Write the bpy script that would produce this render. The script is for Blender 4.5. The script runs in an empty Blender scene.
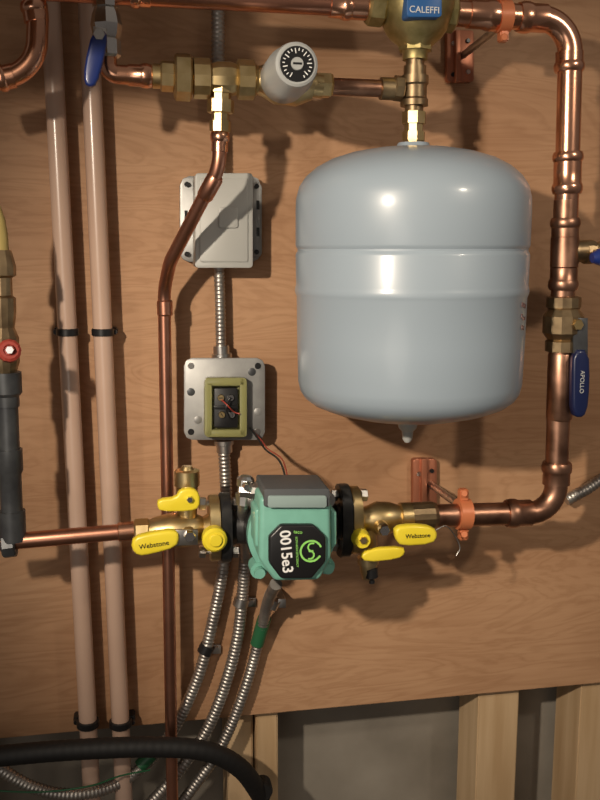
import bpy, bmesh, math, random
from mathutils import Vector, Matrix
random.seed(3)
scene=bpy.context.scene
scene.view_settings.view_transform='Standard'
scene.view_settings.exposure=-0.12

# ---------------- camera resection (measured from the photo's vanishing points) -------------
F=900.0; YAW=math.radians(10.4); PITCH=math.radians(9.5); DIST=1.30; Z0=1.4
fwd=Vector((math.sin(YAW)*math.cos(PITCH), math.cos(YAW)*math.cos(PITCH), -math.sin(PITCH)))
rgt=Vector((math.cos(YAW),-math.sin(YAW),0)); up=rgt.cross(fwd)
CAM=Vector((0,0,Z0))-fwd*DIST
cd=bpy.data.cameras.new('camera'); cam=bpy.data.objects.new('camera',cd); scene.collection.objects.link(cam)
cd.sensor_fit='VERTICAL'; cd.sensor_height=36; cd.lens=F*36/800; cd.clip_start=0.02
M=Matrix((( rgt.x,up.x,-fwd.x,CAM.x),(rgt.y,up.y,-fwd.y,CAM.y),(rgt.z,up.z,-fwd.z,CAM.z),(0,0,0,1)))
cam.matrix_world=M; scene.camera=cam

def W(px,py,d):
    """surveyed point: photo pixel on the plane standing d metres off the plywood"""
    r=fwd+rgt*((px-300)/F)+up*((400-py)/F)
    t=(-d-CAM.y)/r.y
    return CAM+r*t
def S(px,py,d):
    return (W(px,py,d)-CAM).dot(fwd)/F

# ---------------- materials -----------------
def newmat(name):
    m=bpy.data.materials.new(name); m.use_nodes=True
    nt=m.node_tree; b=nt.nodes['Principled BSDF']; return m,nt,b
def mat(name,col,metal=0,rough=0.5,col2=None,scale=20,bump=0,spec=0.5,coat=0,rvar=0,dist=0.002,stretch=None,trans=0,detail=4):
    m,nt,b=newmat(name)
    b.inputs['Base Color'].default_value=(*col,1); b.inputs['Metallic'].default_value=metal
    b.inputs['Roughness'].default_value=rough; b.inputs['Specular IOR Level'].default_value=spec
    b.inputs['Coat Weight'].default_value=coat; b.inputs['Coat Roughness'].default_value=0.16
    b.inputs['Transmission Weight'].default_value=trans
    if col2 or bump or rvar:
        tc=nt.nodes.new('ShaderNodeTexCoord'); mp=nt.nodes.new('ShaderNodeMapping')
        nt.links.new(tc.outputs['Object'],mp.inputs[0])
        if stretch: mp.inputs['Scale'].default_value=stretch
        n=nt.nodes.new('ShaderNodeTexNoise'); n.inputs['Scale'].default_value=scale; n.inputs['Detail'].default_value=detail
        nt.links.new(mp.outputs[0],n.inputs['Vector'])
        if col2:
            cr=nt.nodes.new('ShaderNodeValToRGB'); cr.color_ramp.elements[0].position=0.35; cr.color_ramp.elements[1].position=0.68
            cr.color_ramp.elements[0].color=(*col,1); cr.color_ramp.elements[1].color=(*col2,1)
            nt.links.new(n.outputs[0],cr.inputs[0]); nt.links.new(cr.outputs[0],b.inputs['Base Color'])
        if bump:
            bp=nt.nodes.new('ShaderNodeBump'); bp.inputs['Strength'].default_value=bump; bp.inputs['Distance'].default_value=dist
            nt.links.new(n.outputs[0],bp.inputs['Height']); nt.links.new(bp.outputs[0],b.inputs['Normal'])
        if rvar:
            mr=nt.nodes.new('ShaderNodeMapRange'); mr.inputs[3].default_value=max(0.05,rough-rvar); mr.inputs[4].default_value=rough+rvar
            nt.links.new(n.outputs[0],mr.inputs[0]); nt.links.new(mr.outputs[0],b.inputs['Roughness'])
    return m
COPPER=mat('copper_bright',(0.88,0.48,0.32),1,0.24,(0.64,0.32,0.20),26,rvar=0.1)
COPPER_D=mat('copper_tarnished',(0.27,0.14,0.09),1,0.38,(0.50,0.28,0.19),30,rvar=0.12)
COPPER_R=mat('copper_red',(0.70,0.33,0.22),1,0.32,(0.42,0.20,0.13),18,rvar=0.1)
BRASS=mat('brass',(0.54,0.40,0.19),1,0.38,(0.68,0.53,0.29),50,bump=0.3,dist=0.0006)
BRASS_C=mat('brass_cast',(0.38,0.31,0.13),1,0.50,(0.55,0.45,0.22),70,bump=0.5,dist=0.0008)
BRASS_D=mat('bronze_dark',(0.24,0.17,0.10),1,0.44,(0.42,0.31,0.18),45,bump=0.25,dist=0.0006)
STEEL=mat('zinc_steel',(0.62,0.60,0.57),1,0.34,(0.48,0.46,0.44),50)
CHROME=mat('chrome',(0.72,0.70,0.68),1,0.18)
GALV=mat('galvanised_sheet',(0.30,0.30,0.295),0.5,0.45,(0.38,0.38,0.37),35)
CONDUIT=mat('conduit_steel',(0.50,0.47,0.43),0.9,0.42,(0.34,0.31,0.29),40)
IRON=mat('cast_iron_black',(0.018,0.018,0.020),0.35,0.36,(0.04,0.038,0.036),70,bump=0.3,dist=0.0006)
IRONG=mat('iron_pipe_grey',(0.06,0.063,0.07),0.5,0.42,(0.10,0.105,0.11),40)
TANK=mat('tank_enamel',(0.30,0.365,0.43),0,0.38,(0.325,0.39,0.455),3,coat=0.45,bump=0.06,dist=0.002)
TEAL=mat('pump_green_paint',(0.18,0.43,0.345),0.0,0.44,(0.20,0.47,0.38),60,coat=0.15,bump=0.08,dist=0.0005)
PGREY=mat('pump_grey_plastic',(0.075,0.08,0.085),0.0,0.5)
LIPG=mat('pump_lip_grey',(0.26,0.34,0.33),0,0.4)
BLACK=mat('black_plastic',(0.012,0.012,0.013),0,0.35)
RUBBER=mat('black_rubber',(0.008,0.0075,0.0075),0,0.6,bump=0.1,scale=80)
YELLOW=mat('yellow_vinyl',(0.82,0.65,0.03),0,0.38,(0.88,0.71,0.05),20,coat=0.2)
NAVY=mat('navy_vinyl',(0.008,0.014,0.06),0,0.32,coat=0.3)
BLUEV=mat('blue_vinyl',(0.012,0.030,0.17),0,0.32,coat=0.3)
LBLUE=mat('label_blue',(0.03,0.14,0.40),0,0.4)
WHITE=mat('enclosure_plastic',(0.41,0.41,0.385),0,0.42,(0.46,0.46,0.435),8)
LGREY=mat('pale_plastic',(0.44,0.45,0.44),0,0.38,coat=0.2)
PRINT=mat('white_print',(0.85,0.85,0.83),0,0.5)
GPRINT=mat('green_print',(0.30,0.72,0.16),0,0.5)
RED=mat('red_knob',(0.34,0.05,0.035),0,0.4)
PENCIL=mat('marker_ink',(0.22,0.12,0.11),0,0.5)
ORANGE=mat('orange_clamp',(0.60,0.19,0.08),0.1,0.42)
STRAP=mat('copper_painted_strap',(0.42,0.16,0.09),0.6,0.4)
PEX=mat('pex_plastic',(0.50,0.335,0.25),0,0.30,(0.57,0.40,0.31),5,coat=0.3)
AMBER=mat('amber_cover',(0.42,0.41,0.17),0,0.2,trans=0.4)
GREENT=mat('green_tape',(0.02,0.12,0.05),0,0.45)
YBRASS=mat('yellow_tag',(0.52,0.40,0.14),0.1,0.45)
STUD=mat('stud_pine',(0.50,0.33,0.175),0,0.6,(0.66,0.475,0.285),6,bump=0.1,stretch=(6,6,0.5),detail=8)
CONC=mat('foundation_concrete',(0.21,0.185,0.15),0,0.85,(0.35,0.315,0.265),5,bump=0.35,dist=0.004,detail=10)
FLOORM=mat('floor_concrete',(0.22,0.20,0.18),0,0.8,(0.3,0.28,0.25),4)
BLOCKER=mat('blocker_wood',(0.30,0.20,0.11),0,0.7,(0.42,0.29,0.17),5,stretch=(0.6,5,5),detail=8)

def plywood():
    m,nt,b=newmat('plywood'); N=nt.nodes; L=nt.links
    tc=N.new('ShaderNodeTexCoord')
    def noise(scale,st,det=6,dist=0.0):
        mp=N.new('ShaderNodeMapping'); mp.inputs['Scale'].default_value=st; L.new(tc.outputs['Object'],mp.inputs[0])
        n=N.new('ShaderNodeTexNoise'); n.inputs['Scale'].default_value=scale; n.inputs['Detail'].default_value=det
        n.inputs['Distortion'].default_value=dist; L.new(mp.outputs[0],n.inputs['Vector']); return n
    def ramp(src,p0,p1,c0,c1):
        r=N.new('ShaderNodeValToRGB'); r.color_ramp.elements[0].position=p0; r.color_ramp.elements[1].position=p1
        r.color_ramp.elements[0].color=(*c0,1); r.color_ramp.elements[1].color=(*c1,1); L.new(src,r.inputs[0]); return r.outputs[0]
    big=noise(2.4,(0.8,1,1.6),4,1.2)
    c1=ramp(big.outputs[0],0.3,0.72,(0.40,0.218,0.115),(0.53,0.315,0.178))
    g=noise(3.0,(0.6,1,3.0),5,2.2)
    mm=N.new('ShaderNodeMath'); mm.operation='MULTIPLY'; mm.inputs[1].default_value=11; L.new(g.outputs[0],mm.inputs[0])
    fr=N.new('ShaderNodeMath'); fr.operation='PINGPONG'; fr.inputs[1].default_value=0.5; L.new(mm.outputs[0],fr.inputs[0])
    c2=ramp(fr.outputs[0],0.0,0.34,(0.88,0.85,0.82),(1,1,1))
    fine=noise(70,(0.10,1,2.2),6)
    c3=ramp(fine.outputs[0],0.3,0.6,(0.92,0.89,0.87),(1,1,1))
    def mul(a,bb):
        x=N.new('ShaderNodeMix'); x.data_type='RGBA'; x.blend_type='MULTIPLY'; x.inputs[0].default_value=1
        L.new(a,x.inputs[6]); L.new(bb,x.inputs[7]); return x.outputs[2]
    c=mul(mul(c1,c2),c3); L.new(c,b.inputs['Base Color'])
    b.inputs['Roughness'].default_value=0.6; b.inputs['Specular IOR Level'].default_value=0.35
    bp=N.new('ShaderNodeBump'); bp.inputs['Strength'].default_value=0.10; bp.inputs['Distance'].default_value=0.001
    L.new(fine.outputs[0],bp.inputs['Height']); L.new(bp.outputs[0],b.inputs['Normal'])
    return m
PLY=plywood()

# ---------------- mesh helpers ----------------
def group(name):
    e=bpy.data.objects.new(name,None); scene.collection.objects.link(e); e.empty_display_size=0.02; return e
def finish(name,bm,m,parent,angle=35):
    bmesh.ops.recalc_face_normals(bm,faces=bm.faces)
    me=bpy.data.meshes.new(name); bm.to_mesh(me); bm.free()
    me.materials.append(m)
    for p in me.polygons: p.use_smooth=True
    me.set_sharp_from_angle(angle=math.radians(angle))
    o=bpy.data.objects.new(name,me); scene.collection.objects.link(o)
    if parent is not None: o.parent=parent
    return o
def frame(t):
    t=t.normalized(); a=Vector((0,0,1)) if abs(t.z)<0.9 else Vector((1,0,0))
    u=t.cross(a).normalized(); return u,t.cross(u).normalized()
def lathe(parent,name,A,B,prof,m,n=32,angle=35,phase=0):
    """prof=[(fraction along A->B, radius m)]"""
    ax=B-A; u,v=frame(ax); bm=bmesh.new(); rings=[]
    pr=list(prof)
    for t,r in pr:
        c=A+ax*t
        if r<=1e-6: rings.append([bm.verts.new(c)])
        else: rings.append([bm.verts.new(c+(u*math.cos(phase+2*math.pi*i/n)+v*math.sin(phase+2*math.pi*i/n))*r) for i in range(n)])
    for a,b in zip(rings,rings[1:]):
        if len(a)==1 and len(b)==1: continue
        for i in range(n):
            j=(i+1)%n
            if len(a)==1: bm.faces.new((a[0],b[i],b[j]))
            elif len(b)==1: bm.faces.new((a[i],a[j],b[0]))
            else: bm.faces.new((a[i],a[j],b[j],b[i]))
    if len(rings[0])>1: bm.faces.new(rings[0])
    if len(rings[-1])>1: bm.faces.new(rings[-1])
    return finish(name,bm,m,parent,angle)
def LP(parent,name,a,b,prof,m,n=32,**k):
    """a,b=(px,py,d) ; radii in px at that depth"""
    s=S(*a); return lathe(parent,name,W(*a),W(*b),[(t,r*s) for t,r in prof],m,n,**k)
def cyl(parent,name,a,b,r,m,n=32): 
    e=0.04
    return LP(parent,name,a,b,[(0,r*0.9),(e,r),(1-e,r),(1,r*0.9)],m,n)
def hexn(parent,name,a,b,r,m,n=6): 
    return LP(parent,name,a,b,[(0,r*0.86),(0.12,r),(0.88,r),(1,r*0.86)],m,n,angle=20)
def sweep(parent,name,pts,rad,m,n=20,angle=50):
    """pts world; rad float or list"""
    bm=bmesh.new(); rings=[]; N=len(pts); T=[]
    for i in range(N):
        T.append((pts[min(i+1,N-1)]-pts[max(i-1,0)]).normalized())
    u,v=frame(T[0])
    for i in range(N):
        if i>0:
            q=T[i-1].rotation_difference(T[i]); u=(q@u).normalized()
        v=T[i].cross(u).normalized(); r=rad[i] if isinstance(rad,list) else rad
        rings.append([bm.verts.new(pts[i]+(u*math.cos(2*math.pi*k/n)+v*math.sin(2*math.pi*k/n))*r) for k in range(n)])
    for a,b in zip(rings,rings[1:]):
        for i in range(n): bm.faces.new((a[i],a[(i+1)%n],b[(i+1)%n],b[i]))
    bm.faces.new(rings[0]); bm.faces.new(rings[-1])
    return finish(name,bm,m,parent,angle)
def fillet(P,rs):
    if not isinstance(rs,list): rs=[rs]*(len(P)-2)
    out=[P[0]]
    for i in range(1,len(P)-1):
        c=P[i]; d1=(c-P[i-1]); d2=(P[i+1]-c); l1,l2=d1.length,d2.length; d1.normalize(); d2.normalize()
        phi=d1.angle(d2)
        if phi<0.01: out.append(c); continue
        t=min(rs[i-1]*math.tan(phi/2),0.49*l1,0.49*l2); r=t/math.tan(phi/2); k=4/3*math.tan(phi/4)*r
        p0=c-d1*t; p3=c+d2*t; p1=p0+d1*k; p2=p3-d2*k
        for j in range(15):
            s=j/14; out.append(p0*(1-s)**3+p1*3*s*(1-s)**2+p2*3*s*s*(1-s)+p3*s**3)
    out.append(P[-1]); return out
def pipe(parent,name,pp,rpx,m,bend=0.03,n=24):
    P=[W(*p) for p in pp]; s=S(*pp[0]); return sweep(parent,name,fillet(P,bend),rpx*s,m,n)
def catmull(P,step):
    P=[P[0]*2-P[1]]+P+[P[-1]*2-P[-2]]; dense=[]
    for i in range(1,len(P)-2):
        a,b,c,d=P[i-1],P[i],P[i+1],P[i+2]
        for j in range(40):
            t=j/40; dense.append(0.5*((2*b)+(c-a)*t+(2*a-5*b+4*c-d)*t*t+(3*b-a-3*c+d)*t**3))
    dense.append(P[-2]); out=[dense[0]]; acc=0
    for a,b in zip(dense,dense[1:]):
        L=(b-a).length; pos=step-acc
        while pos<=L: out.append(a.lerp(b,pos/L)); pos+=step
        acc=L-(pos-step)
    out.append(dense[-1]); return out
def flex(parent,name,pp,rpx,m,pitch=0.0056,n=14,depth=0.14):
    P=catmull([W(*p) for p in pp],pitch/4); r=rpx*S(*pp[0])
    pat=[1.0,1.0,1-depth,1-depth*0.6]
    return sweep(parent,name,P,[r*pat[i%4] for i in range(len(P))],m,n,angle=70)
def wire(parent,name,pp,r,m): return sweep(parent,name,catmull([W(*p) for p in pp],0.004),r,m,10)
def prism(parent,name,out,d1,d0,m,bev=0.001,seg=2,smooth=0):
    """outline px surveyed at front plane d1, extruded straight back to d0"""
    P=[W(x,y,d1) for x,y in out]
    for _ in range(smooth):
        Q=[]
        for i in range(len(P)):
            a,b=P[i],P[(i+1)%len(P)]; Q+= [a.lerp(b,0.25),a.lerp(b,0.75)]
        P=Q
    bm=bmesh.new(); f=[bm.verts.new(p) for p in P]; b=[bm.verts.new(Vector((p.x,-d0,p.z))) for p in P]
    bm.faces.new(f); bm.faces.new(b); n=len(P)
    for i in range(n): bm.faces.new((f[i],f[(i+1)%n],b[(i+1)%n],b[i]))
    bmesh.ops.recalc_face_normals(bm,faces=bm.faces)
    if bev>0:
        es=[e for e in bm.edges if abs(e.verts[0].co.y-e.verts[1].co.y)<1e-6 or (smooth==0)]
        bmesh.ops.bevel(bm,geom=es,offset=bev,segments=seg,affect='EDGES',profile=0.5,clamp_overlap=True)
    return finish(name,bm,m,parent,40)
def rect(x0,y0,x1,y1,c=0):
    if not c: return [(x0,y0),(x1,y0),(x1,y1),(x0,y1)]
    k=c*0.3
    return [(x0+c,y0),(x1-c,y0),(x1-k,y0+k),(x1,y0+c),(x1,y1-c),(x1-k,y1-k),(x1-c,y1),(x0+c,y1),(x0+k,y1-k),(x0,y1-c),(x0,y0+c),(x0+k,y0+k)]
def box(parent,name,c,size,m,bev=0.002,rot=None,seg=3):
    bm=bmesh.new(); bmesh.ops.create_cube(bm,size=1)
    bmesh.ops.scale(bm,vec=Vector(size),verts=bm.verts)
    if bev: bmesh.ops.bevel(bm,geom=bm.edges[:],offset=bev,segments=seg,affect='EDGES',clamp_overlap=True)
    if rot: bmesh.ops.rotate(bm,matrix=rot,verts=bm.verts)
    bmesh.ops.translate(bm,vec=c,verts=bm.verts)
    return finish(name,bm,m,parent,40)
def disc(parent,name,px,py,d1,d0,r,m,n=32,bev=0.12):
    A=W(px,py,d1); B=Vector((A.x,-d0,A.z)); s=S(px,py,d1)
    return lathe(parent,name,B,A,[(0,r*s),(0.8,r*s),(1,r*s*(1-bev)),(1,0)],m,n)
def text(parent,name,body,loc,size,m,roll=0,yaw=0,bold=0):
    cu=bpy.data.curves.new(name,'FONT'); cu.body=body; cu.size=size; cu.extrude=0.0003; cu.align_x='CENTER'; cu.align_y='CENTER'; cu.offset=bold
    o=bpy.data.objects.new(name+'_tmp',cu); scene.collection.objects.link(o)
    bpy.context.view_layer.update(); dg=bpy.context.evaluated_depsgraph_get()
    me=bpy.data.meshes.new_from_object(o.evaluated_get(dg)); bpy.data.objects.remove(o)
    me.materials.clear(); me.materials.append(m)
    q=bpy.data.objects.new(name,me); scene.collection.objects.link(q)
    me.transform(Matrix.Translation(loc)@Matrix.Rotation(yaw,4,'Z')@Matrix.Rotation(roll,4,'Y')@Matrix.Rotation(math.pi/2,4,'X'))
    q.parent=parent; return q
def collar(parent,name,a,b,r,m):
    return LP(parent,name,a,b,[(0,r),(0,r+1.1),(0.5,r+1.1),(0.56,r+2.0),(0.66,r+2.6),(0.82,r+2.6),(0.92,r+2.0),(1,r+1.2),(1,r)],m)

DP=0.155   # stand-off of the pipe loop from the plywood

# ---------------- room shell ----------------
zb=W(300,711,0).z
def slab(name,x0,x1,y0,y1,z0,z1,m,bev=0.0015):
    return box(None,name,Vector(((x0+x1)/2,(y0+y1)/2,(z0+z1)/2)),(x1-x0,y1-y0,z1-z0),m,bev)
slab('wall_back',-1.6,2.0,0,0.018,zb,2.7,PLY)
slab('wall_foundation',-1.6,2.0,0.125,0.25,0,2.7,CONC,0)
slab('floor',-1.6,2.0,-3.0,0.25,-0.1,0,FLOORM,0)
slab('light_blocker',-1.6,-0.34,-0.50,-0.42,1.858,2.7,BLOCKER,0.003)  # unseen block added above the view to shade the upper-left plywood
def stud(x0,x1,y0=0.0185,y1=0.105):
    a=W(x0,750,-0.0185).x; b=W(x1,750,-0.0185).x
    slab('wall_stud',a,b,y0,y1,0.0,2.68,STUD,0.002)
stud(477,517); stud(578,616); stud(228,254,0.03,0.115); stud(256,278); stud(-60,-22)

# ---------------- expansion tank ----------------
t=group('expansion_tank')
ax=W(411,260,DP); s=S(411,260,DP)
def tz(py): return W(411,py,DP).z
def vz(prof): return [(tz(y),r*s) for y,r in prof]
def vlathe(parent,name,prof,m,n=64,angle=35,x=ax):
    z=vz(prof); z0=z[0][0]; z1=z[-1][0]; A=Vector((x.x,x.y,z0)); B=Vector((x.x,x.y,z1))
    return lathe(parent,name,A,B,[((a-z0)/(z1-z0),r) for a,r in z],m,n,angle)
shell=[(147,0),(147.5,20),(150,42),(154,62),(160,80),(168,94),(177,104),(187,110.5),(199,113.5),(212,114),(245,114),(247,113.4),(249,112.2),(251,112.2),(253,113.4),(255,114),(284,113.6),(287,114.3),(290,114.8),(293,114.2),(296,113),(340,112.5),(380,111.5),(389,109.5),(396,105),(402,97),(408,82),(413,62),(417,40),(419,20),(419.5,0)]
vlathe(t,'shell',[(y,r*1.013) for y,r in shell],TANK,96,30)
vlathe(t,'charge_valve_cap',[(418,12),(422,11),(428,9),(431,6),(439,5),(442,3),(442,0)],LGREY,24)
vlathe(t,'top_boss',[(143,0),(143,15),(147,17),(149,22),(149.5,0)],TANK,32)
for k,(zz,tx) in enumerate([(294,'10/28'),(305,'12 psi'),(315,'OK')]):
    an=math.radians(50); R=113.6*1.013*s+0.0004
    text(t,'marker_note_%d'%k,tx,Vector((ax.x+math.sin(an)*R,ax.y-math.cos(an)*R,tz(zz+8))),0.008,PENCIL,yaw=an,roll=math.radians(12))

# ---------------- air separator ----------------
a=group('air_separator')
vlathe(a,'cast_body',[(-70,0),(-70,14),(-55,16),(-50,28),(-30,33),(-8,35),(2,37),(10,37),(20,34),(30,30),(38,25),(44,18),(50,14),(54,12),(60,12),(60,0)],BRASS_C,40)
vlathe(a,'neck_ring',[(46,14),(46,16.5),(51,16.5),(51,14)],BRASS_C,8,20)
hexn(a,'port_left',(367,6,DP),(384,8,DP),19,BRASS_C,8)
hexn(a,'port_right',(436,12,DP),(455,14,DP),19,BRASS_C,8)
prism(a,'label_plate',rect(407,-22,442,17,3),DP+0.052,DP+0.03,LBLUE,0.001)
text(a,'label_text','CALEFFI',W(424.5,10,DP+0.0525),0.0103,PRINT)
n=group('brass_tee')
vlathe(n,'upper_nipple',[(58,0),(58,9),(66,9),(66,11),(76,11),(76,13.5),(84,13.5),(86,12),(98,12),(100,13.5),(106,13.5),(106,9),(114,9),(114,0)],BRASS_D,32)
hexn(n,'side_port',(393,88,DP),(403,89,DP),12.5,BRASS_D,8)
vlathe(n,'union_nut',[(112,0),(112,12),(124,12),(124,9.5),(132,9.5),(132,11.5),(141,11.5),(141,10),(143,10),(143,0)],BRASS,8,20)

# ---------------- top copper run ----------------
c=group('copper_pipe')
cyl(c,'tube',(-60,-16,DP),(350,6,DP),11,COPPER_R)
collar(c,'press_end',(330,5,DP),(352,7,DP),11,COPPER)
cyl(c,'adapter',(350,6,DP),(368,7,DP),13,COPPER)
collar(c,'press_end_left',(150,-5,DP),(130,-6,DP),11,COPPER)
c=group('copper_pipe')
pipe(c,'elbow_and_drop',[(452,13,DP),(571,20,DP),(566,222,DP)],12.6,COPPER,bend=0.042)
collar(c,'press_end_a',(468,14,DP),(500,16,DP),12.6,COPPER)
collar(c,'press_end_b',(545,18.5,DP),(518,17,DP),12.6,COPPER)
collar(c,'press_end_c',(569.5,52,DP),(569,72,DP),12.6,COPPER)
collar(c,'coupling_a',(567.5,172,DP),(568,152,DP),12.6,COPPER)
collar(c,'coupling_b',(567.5,172,DP),(567,194,DP),12.6,COPPER)
c=group('copper_pipe')
pipe(c,'lower_drop_and_elbow',[(566,200,DP),(555,512,DP),(432,516,DP)],12,COPPER_D,bend=0.035)
collar(c,'coupling_up',(565,238,DP),(565.5,218,DP),12.4,COPPER_D)
cyl(c,'tee_body',(565,236,DP),(564,268,DP),14,COPPER_D)
collar(c,'coupling_dn',(564,268,DP),(563,290,DP),12.4,COPPER_D)
cyl(c,'branch',(565,252,DP),(586,251,DP),11,BRASS_D)
cyl(c,'lower_coupling',(561.5,352,DP),(559,420,DP),13.2,COPPER_D)
collar(c,'elbow_collar_a',(556,484,DP),(557,462,DP),12.4,COPPER_D)
collar(c,'elbow_collar_b',(530,512.5,DP),(506,513.5,DP),12,COPPER_D)
c=group('copper_pipe')
pipe(c,'tube',[(-30,545,DP),(142,530,DP)],8.3,COPPER_R)
cyl(c,'solder_cup',(118,532,DP),(140,530,DP),9.6,COPPER)

c=group('copper_pipe')
pipe(c,'bend',[(22,-40,DP),(38,12,DP),(36,70,DP),(-40,88,DP)],11,COPPER,bend=0.05)
collar(c,'collar_a',(36.5,22,DP),(33,2,DP),11,COPPER)
collar(c,'collar_b',(14,75.5,DP),(-2,79,DP),11,COPPER)

# ---------------- ball valve with blue lever (top left) ----------------
b=group('ball_valve')
LP(b,'valve_body',(104,-30,DP),(108,58,DP),[(0,9),(0.3,9),(0.3,13),(0.42,13),(0.42,11),(0.5,14),(0.62,16),(0.74,14),(0.8,11),(0.8,13.5),(0.97,13.5),(1,11)],CHROME,8,angle=20)
disc(b,'stem',100,34,DP+0.035,DP,6,CHROME,16)
disc(b,'stem_nut',99,34,DP+0.045,DP+0.034,6.5,STEEL,6)
prism(b,'lever_blade',[(93,26),(106,28),(107,42),(104,54),(94,52)],DP+0.038,DP+0.035,STEEL,0.0005)
prism(b,'lever_grip',[(92,30),(103,29),(108,36),(104,58),(97,84),(90,87),(84,83),(84,66)],DP+0.044,DP+0.032,BLUEV,0.003,3,smooth=1)
c=group('copper_pipe')
pipe(c,'elbow',[(107,52,DP),(108,74,DP),(170,77,DP)],9.5,COPPER,bend=0.018)
collar(c,'end',(128,75,DP),(152,76,DP),9.5,COPPER)

# ---------------- pressure reducing valve ----------------
v=group('pressure_reducing_valve')
cyl(v,'tail_adapter',(152,76,DP),(166,76.5,DP),12,BRASS)
hexn(v,'hex_a',(160,76,DP),(175,77,DP),15,BRASS,8)
hexn(v,'union_nut',(174,77,DP),(192,78,DP),23,BRASS,8)
LP(v,'check_body',(190,78,DP),(258,80,DP),[(0,12),(0.05,16),(0.05,20),(0.28,20),(0.3,15),(0.42,17),(0.6,17),(0.68,15),(0.7,20),(0.93,20),(0.96,16),(1,14)],BRASS,12,angle=20)
LP(v,'down_port',(221,84,DP),(220,132,DP),[(0,14),(0.2,13),(0.2,10),(0.34,10),(0.34,13.5),(0.6,13.5),(0.62,9),(0.78,9),(0.78,11),(1,10.5)],BRASS,8,angle=20)
LP(v,'regulator_body',(256,80,DP),(322,86,DP),[(0,13),(0.12,16),(0.3,22),(0.62,22),(0.85,15),(0.86,12),(1,12)],BRASS,24)
hexn(v,'outlet_nut',(314,85,DP),(332,86,DP),12.5,BRASS,6)
A=W(297,64,0.262); s_=S(297,64,0.262)
def K(y): return Vector((A.x,-y,A.z))
lathe(v,'adjusting_cap',K(0.165),A,[(0,22*s_),(0.1,26*s_),(0.55,26*s_),(0.62,24*s_),(0.9,23*s_),(0.98,21.5*s_),(1.0,19*s_),(0.99,0)],LGREY,48)
lathe(v,'dial_face',K(0.2615),K(0.2635),[(0,17.5*s_),(1,17*s_),(1,0)],BLACK,40)
lathe(v,'dial_centre',K(0.2635),K(0.2652),[(0,6.5*s_),(1,6*s_),(1,0)],LGREY,32)
box(v,'dial_slot',K(0.2653),(9*s_,0.001,2*s_),BLACK,0)
for i in range(20):
    an=math.radians(-150+i*300/19); q=K(0.2638)+Vector((math.sin(an),0,math.cos(an)))*(13.8*s_ if i%3 else 12.5*s_)
    box(v,'dial_tick_%d'%i,q,(1.0*s_,0.0006,(2.6 if i%3 else 5)*s_),PRINT,0,rot=Matrix.Rotation(an,3,'Y'))
c=group('brass_pipe')
cyl(c,'nipple',(330,86.5,DP),(395,89,DP),8.5,COPPER_D)
cyl(c,'nipple_collar',(380,88.5,DP),(396,89,DP),11,BRASS_D)

# thin copper drop
c=group('copper_pipe')
pipe(c,'tube',[(220,130,DP),(219,168,DP),(170,262,0.085),(164,290,0.055),(173,840,0.055)],7.2,COPPER_R,bend=0.05)
collar(c,'top_cup',(219.5,152,DP),(220,132,DP),7.2,COPPER)
LP(c,'elbow_cup',(216,176,0.150),(204,198,0.1365),[(0,7.4),(0.1,8.6),(0.9,8.6),(1,7.4)],COPPER_R,24)
LP(c,'lower_cup',(164.5,300,0.055),(165,316,0.055),[(0,6.6),(0.1,7.8),(0.9,7.8),(1,6.6)],COPPER_R,24)

# ---------------- electrical boxes ----------------
j=group('junction_box')
prism(j,'back_plate',rect(180,176,261,262,9),0.012,0.0,GALV,0.001)
prism(j,'plate_tab_r',rect(250,182,262,258,5),0.016,0.0,GALV,0.001)
prism(j,'white_enclosure',rect(195,173,253,268,3),0.058,0.012,WHITE,0.0025)
prism(j,'cover_lip',rect(200,178,248,262,2),0.060,0.057,WHITE,0.0008)
prism(j,'latch',rect(219,207,238,228,2),0.063,0.059,WHITE,0.001)
for i,(x,y) in enumerate([(187,184),(187,254),(257,186),(257,252)]): disc(j,'screw_%d'%i,x,y,0.019,0.010,2.6,BLACK,12)
for i,(x,y) in enumerate([(258,205),(258,232),(186,215)]): box(j,'slot_%d'%i,W(x,y,0.0165 if x>200 else 0.0125),(0.004,0.001,0.012),BLACK,0)
j=group('junction_box')
prism(j,'box',rect(190,364,259,434,4),0.036,0.0,GALV,0.002)
prism(j,'cover_plate',rect(184,358,265,440,8),0.040,0.036,GALV,0.0008)
prism(j,'device_mount',rect(204,377,247,438,5),0.046,0.040,AMBER,0.002)
prism(j,'device_rim_l',rect(205,378,212,437,3),0.058,0.045,AMBER,0.002)
prism(j,'device_rim_r',rect(240,378,247,437,3),0.058,0.045,AMBER,0.002)
prism(j,'device_rim_t',rect(206,378,246,386,3),0.058,0.045,AMBER,0.002)
prism(j,'device_rim_b',rect(206,430,246,437,3),0.058,0.045,AMBER,0.002)
prism(j,'terminal_block',rect(214,388,238,428,2),0.054,0.045,BLACK,0.001)
prism(j,'terminal_divider',rect(214,406,238,409),0.059,0.053,BLACK,0.0005)
for i,(x,y) in enumerate([(221,398),(231,398),(222,415),(232,415)]):
    disc(j,'terminal_%d'%i,x,y,0.058,0.053,3.4,CHROME if i%2 else BRASS,12)
    box(j,'terminal_slot_%d'%i,W(x,y,0.0582),(0.006,0.0005,0.001),BLACK,0,rot=Matrix.Rotation(0.5*i,3,'Y'))
wire(j,'lead_a',[(222,400,0.058),(228,406,0.068),(234,412,0.06),(240,414,0.062)],0.0010,RED)
wire(j,'lead_b',[(231,398,0.058),(226,408,0.066),(230,418,0.06)],0.0012,BLACK)
for i,(x,y) in enumerate([(191,366),(258,366),(191,432),(257,432)]): disc(j,'knockout_%d'%i,x,y,0.0412,0.039,3.2,BLACK if i in(1,2) else STEEL,16)
for i,(x,y) in enumerate([(191,392),(258,412),(252,372),(198,420)]): disc(j,'hole_%d'%i,x,y,0.0408,0.039,4,GALV if i%2 else IRONG,16)
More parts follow.
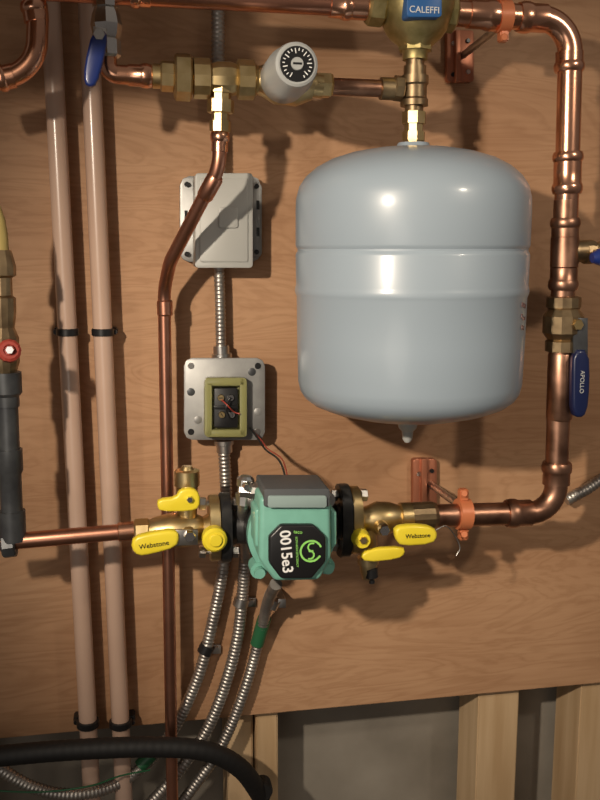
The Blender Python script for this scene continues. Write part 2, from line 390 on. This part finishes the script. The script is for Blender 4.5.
LP(j,'conduit_connector_top',(222,358,0.022),(221,346,0.022),[(0,10),(0.35,10),(0.4,8),(1,8)],STEEL,16)
LP(j,'conduit_connector_bottom',(224,440,0.022),(224.5,452,0.022),[(0,10),(0.35,10),(0.4,8),(1,8)],STEEL,16)
g=group('control_wire')
wire(g,'strand_a',[(250,428,0.045),(259,440,0.07),(266,450,0.09),(278,459,0.13),(284,472,0.17),(285,484,0.205)],0.0014,BLACK)
wire(g,'strand_b',[(252,430,0.045),(262,441,0.07),(268,449,0.09),(281,458,0.13),(286,470,0.17),(288,484,0.205)],0.0009,RED)

# ---------------- flexible conduits ----------------
def fc(pp,r=6.3,nm='flexible_conduit'):
    g=group(nm); flex(g,'armour',pp,r,CONDUIT); return g
fc([(217,-60,0.022),(218,20,0.022),(218,100,0.022),(219,172,0.022)],7)
fc([(219,268,0.022),(220,300,0.022),(221,348,0.022)],5.5)
gA=fc([(224,450,0.022),(226,500,0.022),(224,560,0.022),(213,620,0.022),(197,680,0.022),(168,738,0.022),(128,778,0.03),(80,794,0.055),(30,786,0.06),(-30,748,0.06)])
gB=fc([(246,535,0.035),(243,590,0.022),(235,650,0.022),(214,715,0.022),(186,762,0.022),(140,815,0.022)])
gC=fc([(276,584,0.13),(268,602,0.06),(259,640,0.022),(244,692,0.022),(222,745,0.022),(195,785,0.022),(160,830,0.022)])
LP(gC,'green_marker',(264.5,618,0.031),(257,644,0.022),[(0,6.9),(1,6.9)],GREENT,20)
LP(gA,'green_tape_low',(152,754,0.026),(140,766,0.028),[(0,6.9),(1,6.9)],GREENT,20)
for px,py,dx in [(241,602,2),(206,649,4),(272,603,4)]:
    g=group('conduit_strap')
    d=0.022 if px!=272 else 0.05
    LP(g,'band',(px+dx*0.5,py-4,d),(px-dx*0.5,py+4,d),[(0,7.6),(1,7.6)],STEEL if px!=206 else BLACK,18)
    if px!=272:
        prism(g,'tab',rect(px+6,py-4,px+15,py+5,1),0.006,0.0,STEEL,0.0004)
        disc(g,'screw',px+11,py,0.010,0.005,2.5,STEEL,12)
    else:
        prism(g,'tab',rect(px+6,py-4,px+14,py+5,1),0.052,0.0,STEEL,0.0004)
fc([(566,500,0.02),(585,490,0.02),(620,470,0.02),(700,440,0.02)],6)
h=group('black_hose')
flex(h,'hose',[(-60,762,0.088),(0,756,0.088),(70,750,0.088),(150,747,0.088),(205,751,0.085),(240,768,0.07),(262,797,0.04)],10.5,RUBBER,pitch=0.012,n=24,depth=0.02)
disc(h,'end_cap',264,793,0.055,0.03,9.5,RUBBER,24)
w=group('green_ground_wire')
wire(w,'wire',[(-20,790,0.07),(40,792,0.072),(90,786,0.072),(120,776,0.055),(150,770,0.045)],0.0013,GREENT)

# ---------------- PEX ----------------
for i,(x0,x1) in enumerate([(50,92),(88,124)]):
    g=group('pex_pipe')
    P0=W(x0-2,-40,0.03); P1=W(x1,800,0.03); dr=(P1-P0); P2=P0+dr*((P0.z-0.002)/(P0.z-P1.z)); rr=9.3*S(x0,400,0.03)
    lathe(g,'tube',P0,P2,[(0,rr),(1,rr)],PEX,32)
    for k,py in enumerate([332,723]):
        fx=x0+(x1-x0)*py/800
        q=group('pipe_clamp'); s1=S(fx,py,0.03); C=W(fx,py,0.03)
        lathe(q,'band',C+Vector((0,0,-3.6*s1)),C+Vector((0,0,3.6*s1)),[(0,10.4*s1),(0.1,11.2*s1),(0.9,11.2*s1),(1,10.4*s1)],BLACK,28)
        sgn=-1 if i==0 else 1
        box(q,'foot',Vector((C.x+sgn*10*s1,-0.012,C.z)),(9*s1,0.022,7*s1),BLACK,0.002)
        disc(q,'nail',fx+sgn*12,py,0.028,0.02,2.6,BLACK,12)

# ---------------- left edge valve stack ----------------
g=group('iron_pipe')
LP(g,'riser',(6,372,DP),(13,540,DP),[(0,10),(0,15),(0.12,15),(0.14,12),(0.2,12),(0.2,10.5),(0.45,10.5),(0.45,13),(0.58,13),(0.6,11),(0.82,11),(0.82,13.5),(1,13.5)],IRONG,28)
hexn(g,'tee_outlet',(2,545,DP),(16,543,DP),14,IRONG,8)
g=group('hose_bib')
LP(g,'upper_tube',(-4,205,DP),(0,255,DP),[(0,4),(0.3,8),(0.6,9.5),(1,9)],YBRASS,24)
LP(g,'body',(1,250,DP),(5,374,DP),[(0,10),(0.12,14),(0.2,14),(0.22,10),(0.36,10),(0.38,13),(0.5,13),(0.62,11),(0.7,15),(0.9,15),(1,11)],BRASS_D,12,angle=20)
disc(g,'stem',9,351,DP+0.04,DP,4,BRASS,16)
LP(g,'handwheel',(9,352,DP+0.03),(9.5,350,DP+0.042),[(0,8),(0.15,11.5),(0.8,11.5),(1,9),(1,6),(0.8,5),(0.8,0)],RED,12,angle=20)
disc(g,'hub_nut',9.5,350,DP+0.049,DP+0.038,4.5,CHROME,6)

# ---------------- isolation flange valves ----------------
def axp(px): return 532-(px-140)*0.058   # pipe centre line through the pump
def flangeplate(parent,name,x0,x1,hy,m,hd=0.028,bev=0.004):
    C0=W(x0,axp(x0),DP); C1=W(x1,axp(x1),DP); s=S(x0,axp(x0),DP); c=(C0+C1)/2
    bm=bmesh.new(); out=[]
    for k in range(40):
        an=2*math.pi*k/40; ca,sa=math.cos(an),math.sin(an)
        yy=hd*abs(ca)**0.8*(1 if ca>0 else -1); zz=hy*s*abs(sa)**0.75*(1 if sa>0 else -1); out.append((yy,zz))
    L=[bm.verts.new((C0.x,c.y+y,c.z+z)) for y,z in out]; R=[bm.verts.new((C1.x,c.y+y,c.z+z)) for y,z in out]
    bm.faces.new(L); bm.faces.new(R)
    for k in range(40): bm.faces.new((L[k],L[(k+1)%40],R[(k+1)%40],R[k]))
    es=[e for e in bm.edges if abs(e.verts[0].co.x-e.verts[1].co.x)<1e-6]
    bmesh.ops.bevel(bm,geom=es,offset=0.0012,segments=2,affect='EDGES')
    return finish(name,bm,m,parent,40)
def bolts(parent,x0,x1,hy):
    for k,sg in enumerate((-1,1)):
        y0=axp((x0+x1)/2)+sg*hy
        cyl(parent,'bolt_shank_%d'%k,(x0-5,y0,DP),(x1+5,y0,DP),3,STEEL,16)
        hexn(parent,'bolt_head_%d'%k,(x0-7,y0,DP),(x0,y0,DP),6.5,STEEL)
        hexn(parent,'bolt_nut_%d'%k,(x1,y0,DP),(x1+7,y0,DP),6.5,STEEL)
v=group('isolation_valve')
hexn(v,'end_nut',(134,axp(134),DP),(150,axp(150),DP),14,BRASS,8)
LP(v,'ball_body',(148,axp(148),DP),(212,axp(212),DP),[(0,11),(0.1,14),(0.35,17.5),(0.6,17.5),(0.8,14),(0.86,12),(1,17)],BRASS,28)
flangeplate(v,'flange',209,219,33,BRASS,0.030)
LP(v,'drain_port',(187,522,DP),(187,466,DP),[(0,10),(0.3,10),(0.3,8),(0.5,8),(0.52,11),(0.62,11),(0.62,9.5),(0.66,12.5),(0.92,12.5),(0.94,7),(1,5),(1,0)],BRASS,20,angle=20)
disc(v,'drain_stem',189,505,DP+0.03,DP,5,BRASS,16)
prism(v,'drain_lever',[(158,500),(176,498),(180,490),(192,488),(200,494),(200,508),(190,512),(160,512),(157,506)],DP+0.036,DP+0.024,YELLOW,0.003,3,smooth=1)
disc(v,'drain_screw',190,500,DP+0.041,DP+0.034,3.5,CHROME,6)
prism(v,'main_lever',[(133,538),(152,533),(174,530),(180,536),(177,548),(152,555),(138,557),(131,549)],DP+0.046,DP+0.032,YELLOW,0.004,3,smooth=1)
disc(v,'main_stem',189,537,DP+0.036,DP,7,BRASS,16)
prism(v,'lever_blade',[(170,530),(198,530),(198,545),(170,546)],DP+0.040,DP+0.036,STEEL,0.0006)
disc(v,'main_nut',190,537,DP+0.049,DP+0.039,6,CHROME,6)
disc(v,'yellow_knob',215,541,DP+0.045,DP+0.028,12.5,YELLOW,32,0.2)
disc(v,'knob_hub',216,541,DP+0.048,DP+0.044,6.5,YELLOW,24)
text(v,'lever_text','Webstone',W(154,545,DP+0.0465),0.0085,BLACK,roll=math.radians(-6))
v=group('isolation_valve')
flangeplate(v,'flange',349,358,34,BRASS,0.030)
LP(v,'ball_body',(355,axp(355),DP),(412,axp(412),DP),[(0,17),(0.12,12),(0.2,13),(0.38,17),(0.6,16),(0.78,12),(0.79,14.5),(0.97,14.5),(1,12)],BRASS,28)
hexn(v,'end_nut',(402,axp(402),DP),(436,axp(436),DP),14,BRASS_D,16)
LP(v,'drain_port',(367,528,DP),(369,578,DP),[(0,10),(0.35,10),(0.36,8),(0.55,8),(0.57,11),(0.7,11),(0.7,9),(0.85,9),(1,7)],BRASS,20,angle=20)
LP(v,'drain_cap',(371,567,DP+0.005),(372,583,DP+0.005),[(0,5),(0.1,7),(0.6,7),(0.8,3),(1,3)],BLACK,16)
disc(v,'drain_knob',363,541,DP+0.045,DP+0.0,9.5,YELLOW,32,0.2)
disc(v,'drain_knob_hub',364,541,DP+0.049,DP+0.044,4,BRASS,6)
prism(v,'drain_lever',[(360,556),(372,549),(404,547),(406,554),(398,560),(366,563)],DP+0.036,DP+0.026,YELLOW,0.003,3,smooth=1)
disc(v,'main_stem',384,530,DP+0.036,DP,7,BRASS,16)
disc(v,'main_nut',385,531,DP+0.047,DP+0.035,6,CHROME,6)
prism(v,'main_lever',[(395,528),(412,525),(434,527),(439,536),(433,545),(402,547),(396,540)],DP+0.046,DP+0.032,YELLOW,0.004,3,smooth=1)
text(v,'lever_text','Webstone',W(418,536,DP+0.0465),0.0078,BLACK)
wire(v,'tag_wire',[(436,530,DP+0.04),(446,526,DP+0.04),(455,536,DP+0.03),(460,548,DP+0.03),(456,556,DP+0.03)],0.0009,STEEL)

# ---------------- circulator pump ----------------
p=group('circulator_pump')
flangeplate(p,'flange_inlet',220,230,35,IRON,0.031)
flangeplate(p,'flange_outlet',338,348,37,IRON,0.031)
bolts(p,206,232,24); bolts(p,337,360,25)
LP(p,'volute_neck_l',(228,axp(228),DP),(275,axp(275),DP),[(0,22),(0.15,17),(0.5,19),(1,30)],IRON,28)
LP(p,'volute_neck_r',(342,axp(342),DP),(300,axp(300),DP),[(0,22),(0.15,17),(0.5,20),(1,30)],IRON,28)
A=W(285,521,DP); sp=S(285,521,DP)
def Q(d,dx=0,dz=0): return Vector((A.x+dx,-d,A.z+dz))
lathe(p,'volute',Q(0.105),Q(0.198),[(0,20*sp),(0.1,34*sp),(0.3,40*sp),(0.7,40*sp),(0.75,44*sp),(1,44*sp)],IRON,40)
lathe(p,'motor_ring',Q(0.196),Q(0.214),[(0,42*sp),(0.1,43*sp),(0.9,43*sp),(1,40*sp)],TEAL,40)
for k,(sx,sz) in enumerate([(-1,1),(1,1),(-1,-1),(1,-1)]):
    lathe(p,'body_bolt_%d'%k,Q(0.19,sx*33*sp,sz*33*sp),Q(0.226,sx*33*sp,sz*33*sp),[(0,8*sp),(0.7,8*sp),(0.7,5*sp),(1,5*sp)],TEAL if k>1 else STEEL,16)
prism(p,'motor_housing',[(260,497),(331,497),(332,558),(320,581),(275,582),(259,560)],0.268,0.205,TEAL,0.006,4)
prism(p,'housing_shoulder_l',[(255,510),(262,508),(262,552),(255,546)],0.255,0.215,TEAL,0.003,3)
prism(p,'housing_shoulder_r',[(330,508),(337,512),(337,545),(330,552)],0.255,0.215,TEAL,0.003,3)
prism(p,'terminal_box',rect(264,489,330,507,2),0.272,0.204,PGREY,0.003,3)
prism(p,'terminal_box_lip',rect(268,496,327,508,2),0.275,0.26,LIPG,0.002,3)
prism(p,'label',[(281,525),(314,525),(326,537),(326,562),(312,579),(281,579),(269,563),(269,537)],0.276,0.266,BLACK,0.003,3)
ss=S(312,551,0.2765)
def ring(name,cx,r0,r1,m,a0=0,a1=360,y=0.2766,n=48):
    bm=bmesh.new(); pr=None; c=W(cx[0],cx[1],y)
    for k in range(n+1):
        an=math.radians(a0+(a1-a0)*k/n); v=[bm.verts.new(c+Vector((math.cos(an)*r*ss,-dy,math.sin(an)*r*ss))) for r,dy in((r0,0),(r0,0.0006),(r1,0.0006),(r1,0))]
        if pr:
            for q in range(3): bm.faces.new((pr[q],pr[q+1],v[q+1],v[q]))
        pr=v
    return finish(name,bm,m,p,30)
ring('logo_ring',(311,551),9.6,11.6,GPRINT,20,330)
ring('logo_arc_a',(310,555),3.2,4.8,GPRINT,-120,110)
ring('logo_arc_b',(312,547),3.2,4.8,GPRINT,60,290)
text(p,'label_model','0015e3',W(286,552,0.277),0.0175,PRINT,roll=math.radians(86),bold=0.0003)
text(p,'label_small','ECM HIGH EFFICIENCY',W(297,552,0.277),0.0036,GPRINT,roll=math.radians(88))
text(p,'label_star','taco',W(298,532,0.277),0.006,GPRINT,roll=math.radians(8))
g=group('conduit_connector')
LP(g,'elbow_body',(268,492,0.22),(240,490,0.20),[(0,7),(0.2,7),(0.2,10),(0.45,10),(0.45,7),(0.6,8),(0.9,9),(1,6)],STEEL,10,angle=20)
LP(g,'drop',(246,476,0.20),(244,504,0.20),[(0,6),(0.1,9),(0.35,9),(0.4,7),(0.6,7),(0.62,9.5),(1,9)],STEEL,10,angle=20)
disc(g,'clamp_screw',247,488,0.225,0.2,4,CHROME,6)
fc([(244,500,0.2),(243,515,0.17),(245,540,0.08),(246,560,0.05)],6)

# ---------------- right ball valve ----------------
b=group('ball_valve')
LP(b,'valve_body',(564,296,DP),(562,352,DP),[(0,13),(0.02,17),(0.2,17),(0.22,15),(0.35,20),(0.65,20),(0.78,15),(0.8,17),(0.98,17),(1,13)],BRASS_D,12,angle=20)
LP(b,'stem',(562,324,DP),(580,326,DP+0.02),[(0,9),(0.6,9),(0.6,6),(1,6)],BRASS_D,12)
disc(b,'stem_nut',579,325,DP+0.03,DP+0.015,6,BRASS,6)
prism(b,'lever_blade',[(573,318),(588,318),(588,362),(574,362)],DP+0.024,DP+0.020,IRONG,0.0005)
prism(b,'lever_grip',[(574,350),(590,350),(591,385),(588,414),(580,419),(573,414),(573,385)],DP+0.03,DP+0.016,NAVY,0.004,3,smooth=1)
text(b,'grip_text','APOLLO',W(582,382,DP+0.0305),0.008,LGREY,roll=math.radians(90))
b=group('ball_valve')
LP(b,'body',(584,252,DP),(640,251,DP),[(0,12),(0.15,12),(0.2,9),(0.4,14),(0.8,14),(1,9)],BRASS_D,12,angle=20)
LP(b,'blue_grip',(592,258,DP+0.035),(660,250,DP+0.035),[(0,5),(0.1,8.5),(0.9,8.5),(1,5)],BLUEV,16)
disc(b,'stem',608,254,DP+0.045,DP,5,BRASS,12)

# ---------------- pipe hangers ----------------
def hanger(cx,cy,r,plate,rod):
    g=group('pipe_hanger')
    LP(g,'band',(cx-6,cy,DP),(cx+6,cy,DP),[(0,r),(0,r+3),(1,r+3),(1,r)],ORANGE,32)
    for k,sg in enumerate((-1,1)):
        C=W(cx,cy+sg*(r+7),DP); s2=S(cx,cy,DP)
        box(g,'ear_%d'%k,C,(9*s2,0.012,12*s2),ORANGE,0.0015)
        hexn(g,'screw_%d'%k,(cx+1,cy+sg*(r+8),DP+0.006),(cx+1.5,cy+sg*(r+8),DP+0.012),3.4,ORANGE,12)
    x0,y0,x1,y1=plate
    prism(g,'wall_plate',rect(x0,y0,x1,y1,3),0.012,0.0,STRAP,0.001)
    prism(g,'plate_rib',rect(x0+9,y0,x0+14,y1),0.022,0.01,STRAP,0.0006)
    for k,(fx,fy) in enumerate([(0.25,0.25),(0.8,0.8),(0.8,0.2),(0.25,0.85)]):
        disc(g,'plate_screw_%d'%k,x0+(x1-x0)*fx,y0+(y1-y0)*fy,0.015,0.010,2.3,STEEL if k<2 else BLACK,12)
    a,b=rod
    LP(g,'threaded_rod',a,b,[(0,3.6),(1,3.6)],STEEL,12)
    return g
hanger(503,16.5,12.5,(447,30,474,82),((462,56,0.01),(503,24,DP-0.01)))
hanger(463,514,12.5,(413,459,437,520),((430,484,0.01),(463,508,DP-0.01)))

# ---------------- lights ----------------
def area(name,loc,target,size,power,col):
    l=bpy.data.lights.new(name,'AREA'); l.energy=power; l.size=size; l.color=col; l.shape='DISK'
    o=bpy.data.objects.new(name,l); scene.collection.objects.link(o); o.location=loc
    o.rotation_euler=(Vector(target)-Vector(loc)).to_track_quat('-Z','Y').to_euler(); return o
def spot(name,loc,target,rad,power,col,ang,blend=1.0):
    l=bpy.data.lights.new(name,'SPOT'); l.energy=power; l.shadow_soft_size=rad; l.color=col; l.spot_size=math.radians(ang); l.spot_blend=blend
    o=bpy.data.objects.new(name,l); scene.collection.objects.link(o); o.location=loc
    o.rotation_euler=(Vector(target)-Vector(loc)).to_track_quat('-Z','Y').to_euler(); return o
spot('work_lamp',(-0.80,-1.30,1.93),(0.20,0,1.32),0.025,98,(1,0.86,0.69),54)
spot('ceiling_lamp',(0.85,-1.4,2.25),(0.32,0,1.46),0.05,30,(1,0.87,0.70),46)
area('room_fill',(-0.9,-2.0,1.2),(0,0,1.25),0.8,3.0,(1,0.92,0.82))
wd=bpy.data.worlds.new('world'); scene.world=wd; wd.use_nodes=True; nt=wd.node_tree
bg=nt.nodes['Background']; tc=nt.nodes.new('ShaderNodeTexCoord'); sx=nt.nodes.new('ShaderNodeSeparateXYZ')
nt.links.new(tc.outputs['Generated'],sx.inputs[0]); cr=nt.nodes.new('ShaderNodeValToRGB')
mr=nt.nodes.new('ShaderNodeMapRange'); mr.inputs[1].default_value=-1; mr.inputs[2].default_value=1
nt.links.new(sx.outputs[2],mr.inputs[0]); nt.links.new(mr.outputs[0],cr.inputs[0])
cr.color_ramp.elements[0].color=(0.10,0.085,0.07,1); cr.color_ramp.elements[1].color=(0.40,0.34,0.28,1)
e=cr.color_ramp.elements.new(0.5); e.color=(0.22,0.19,0.17,1)
nt.links.new(cr.outputs[0],bg.inputs['Color']); bg.inputs['Strength'].default_value=0.5
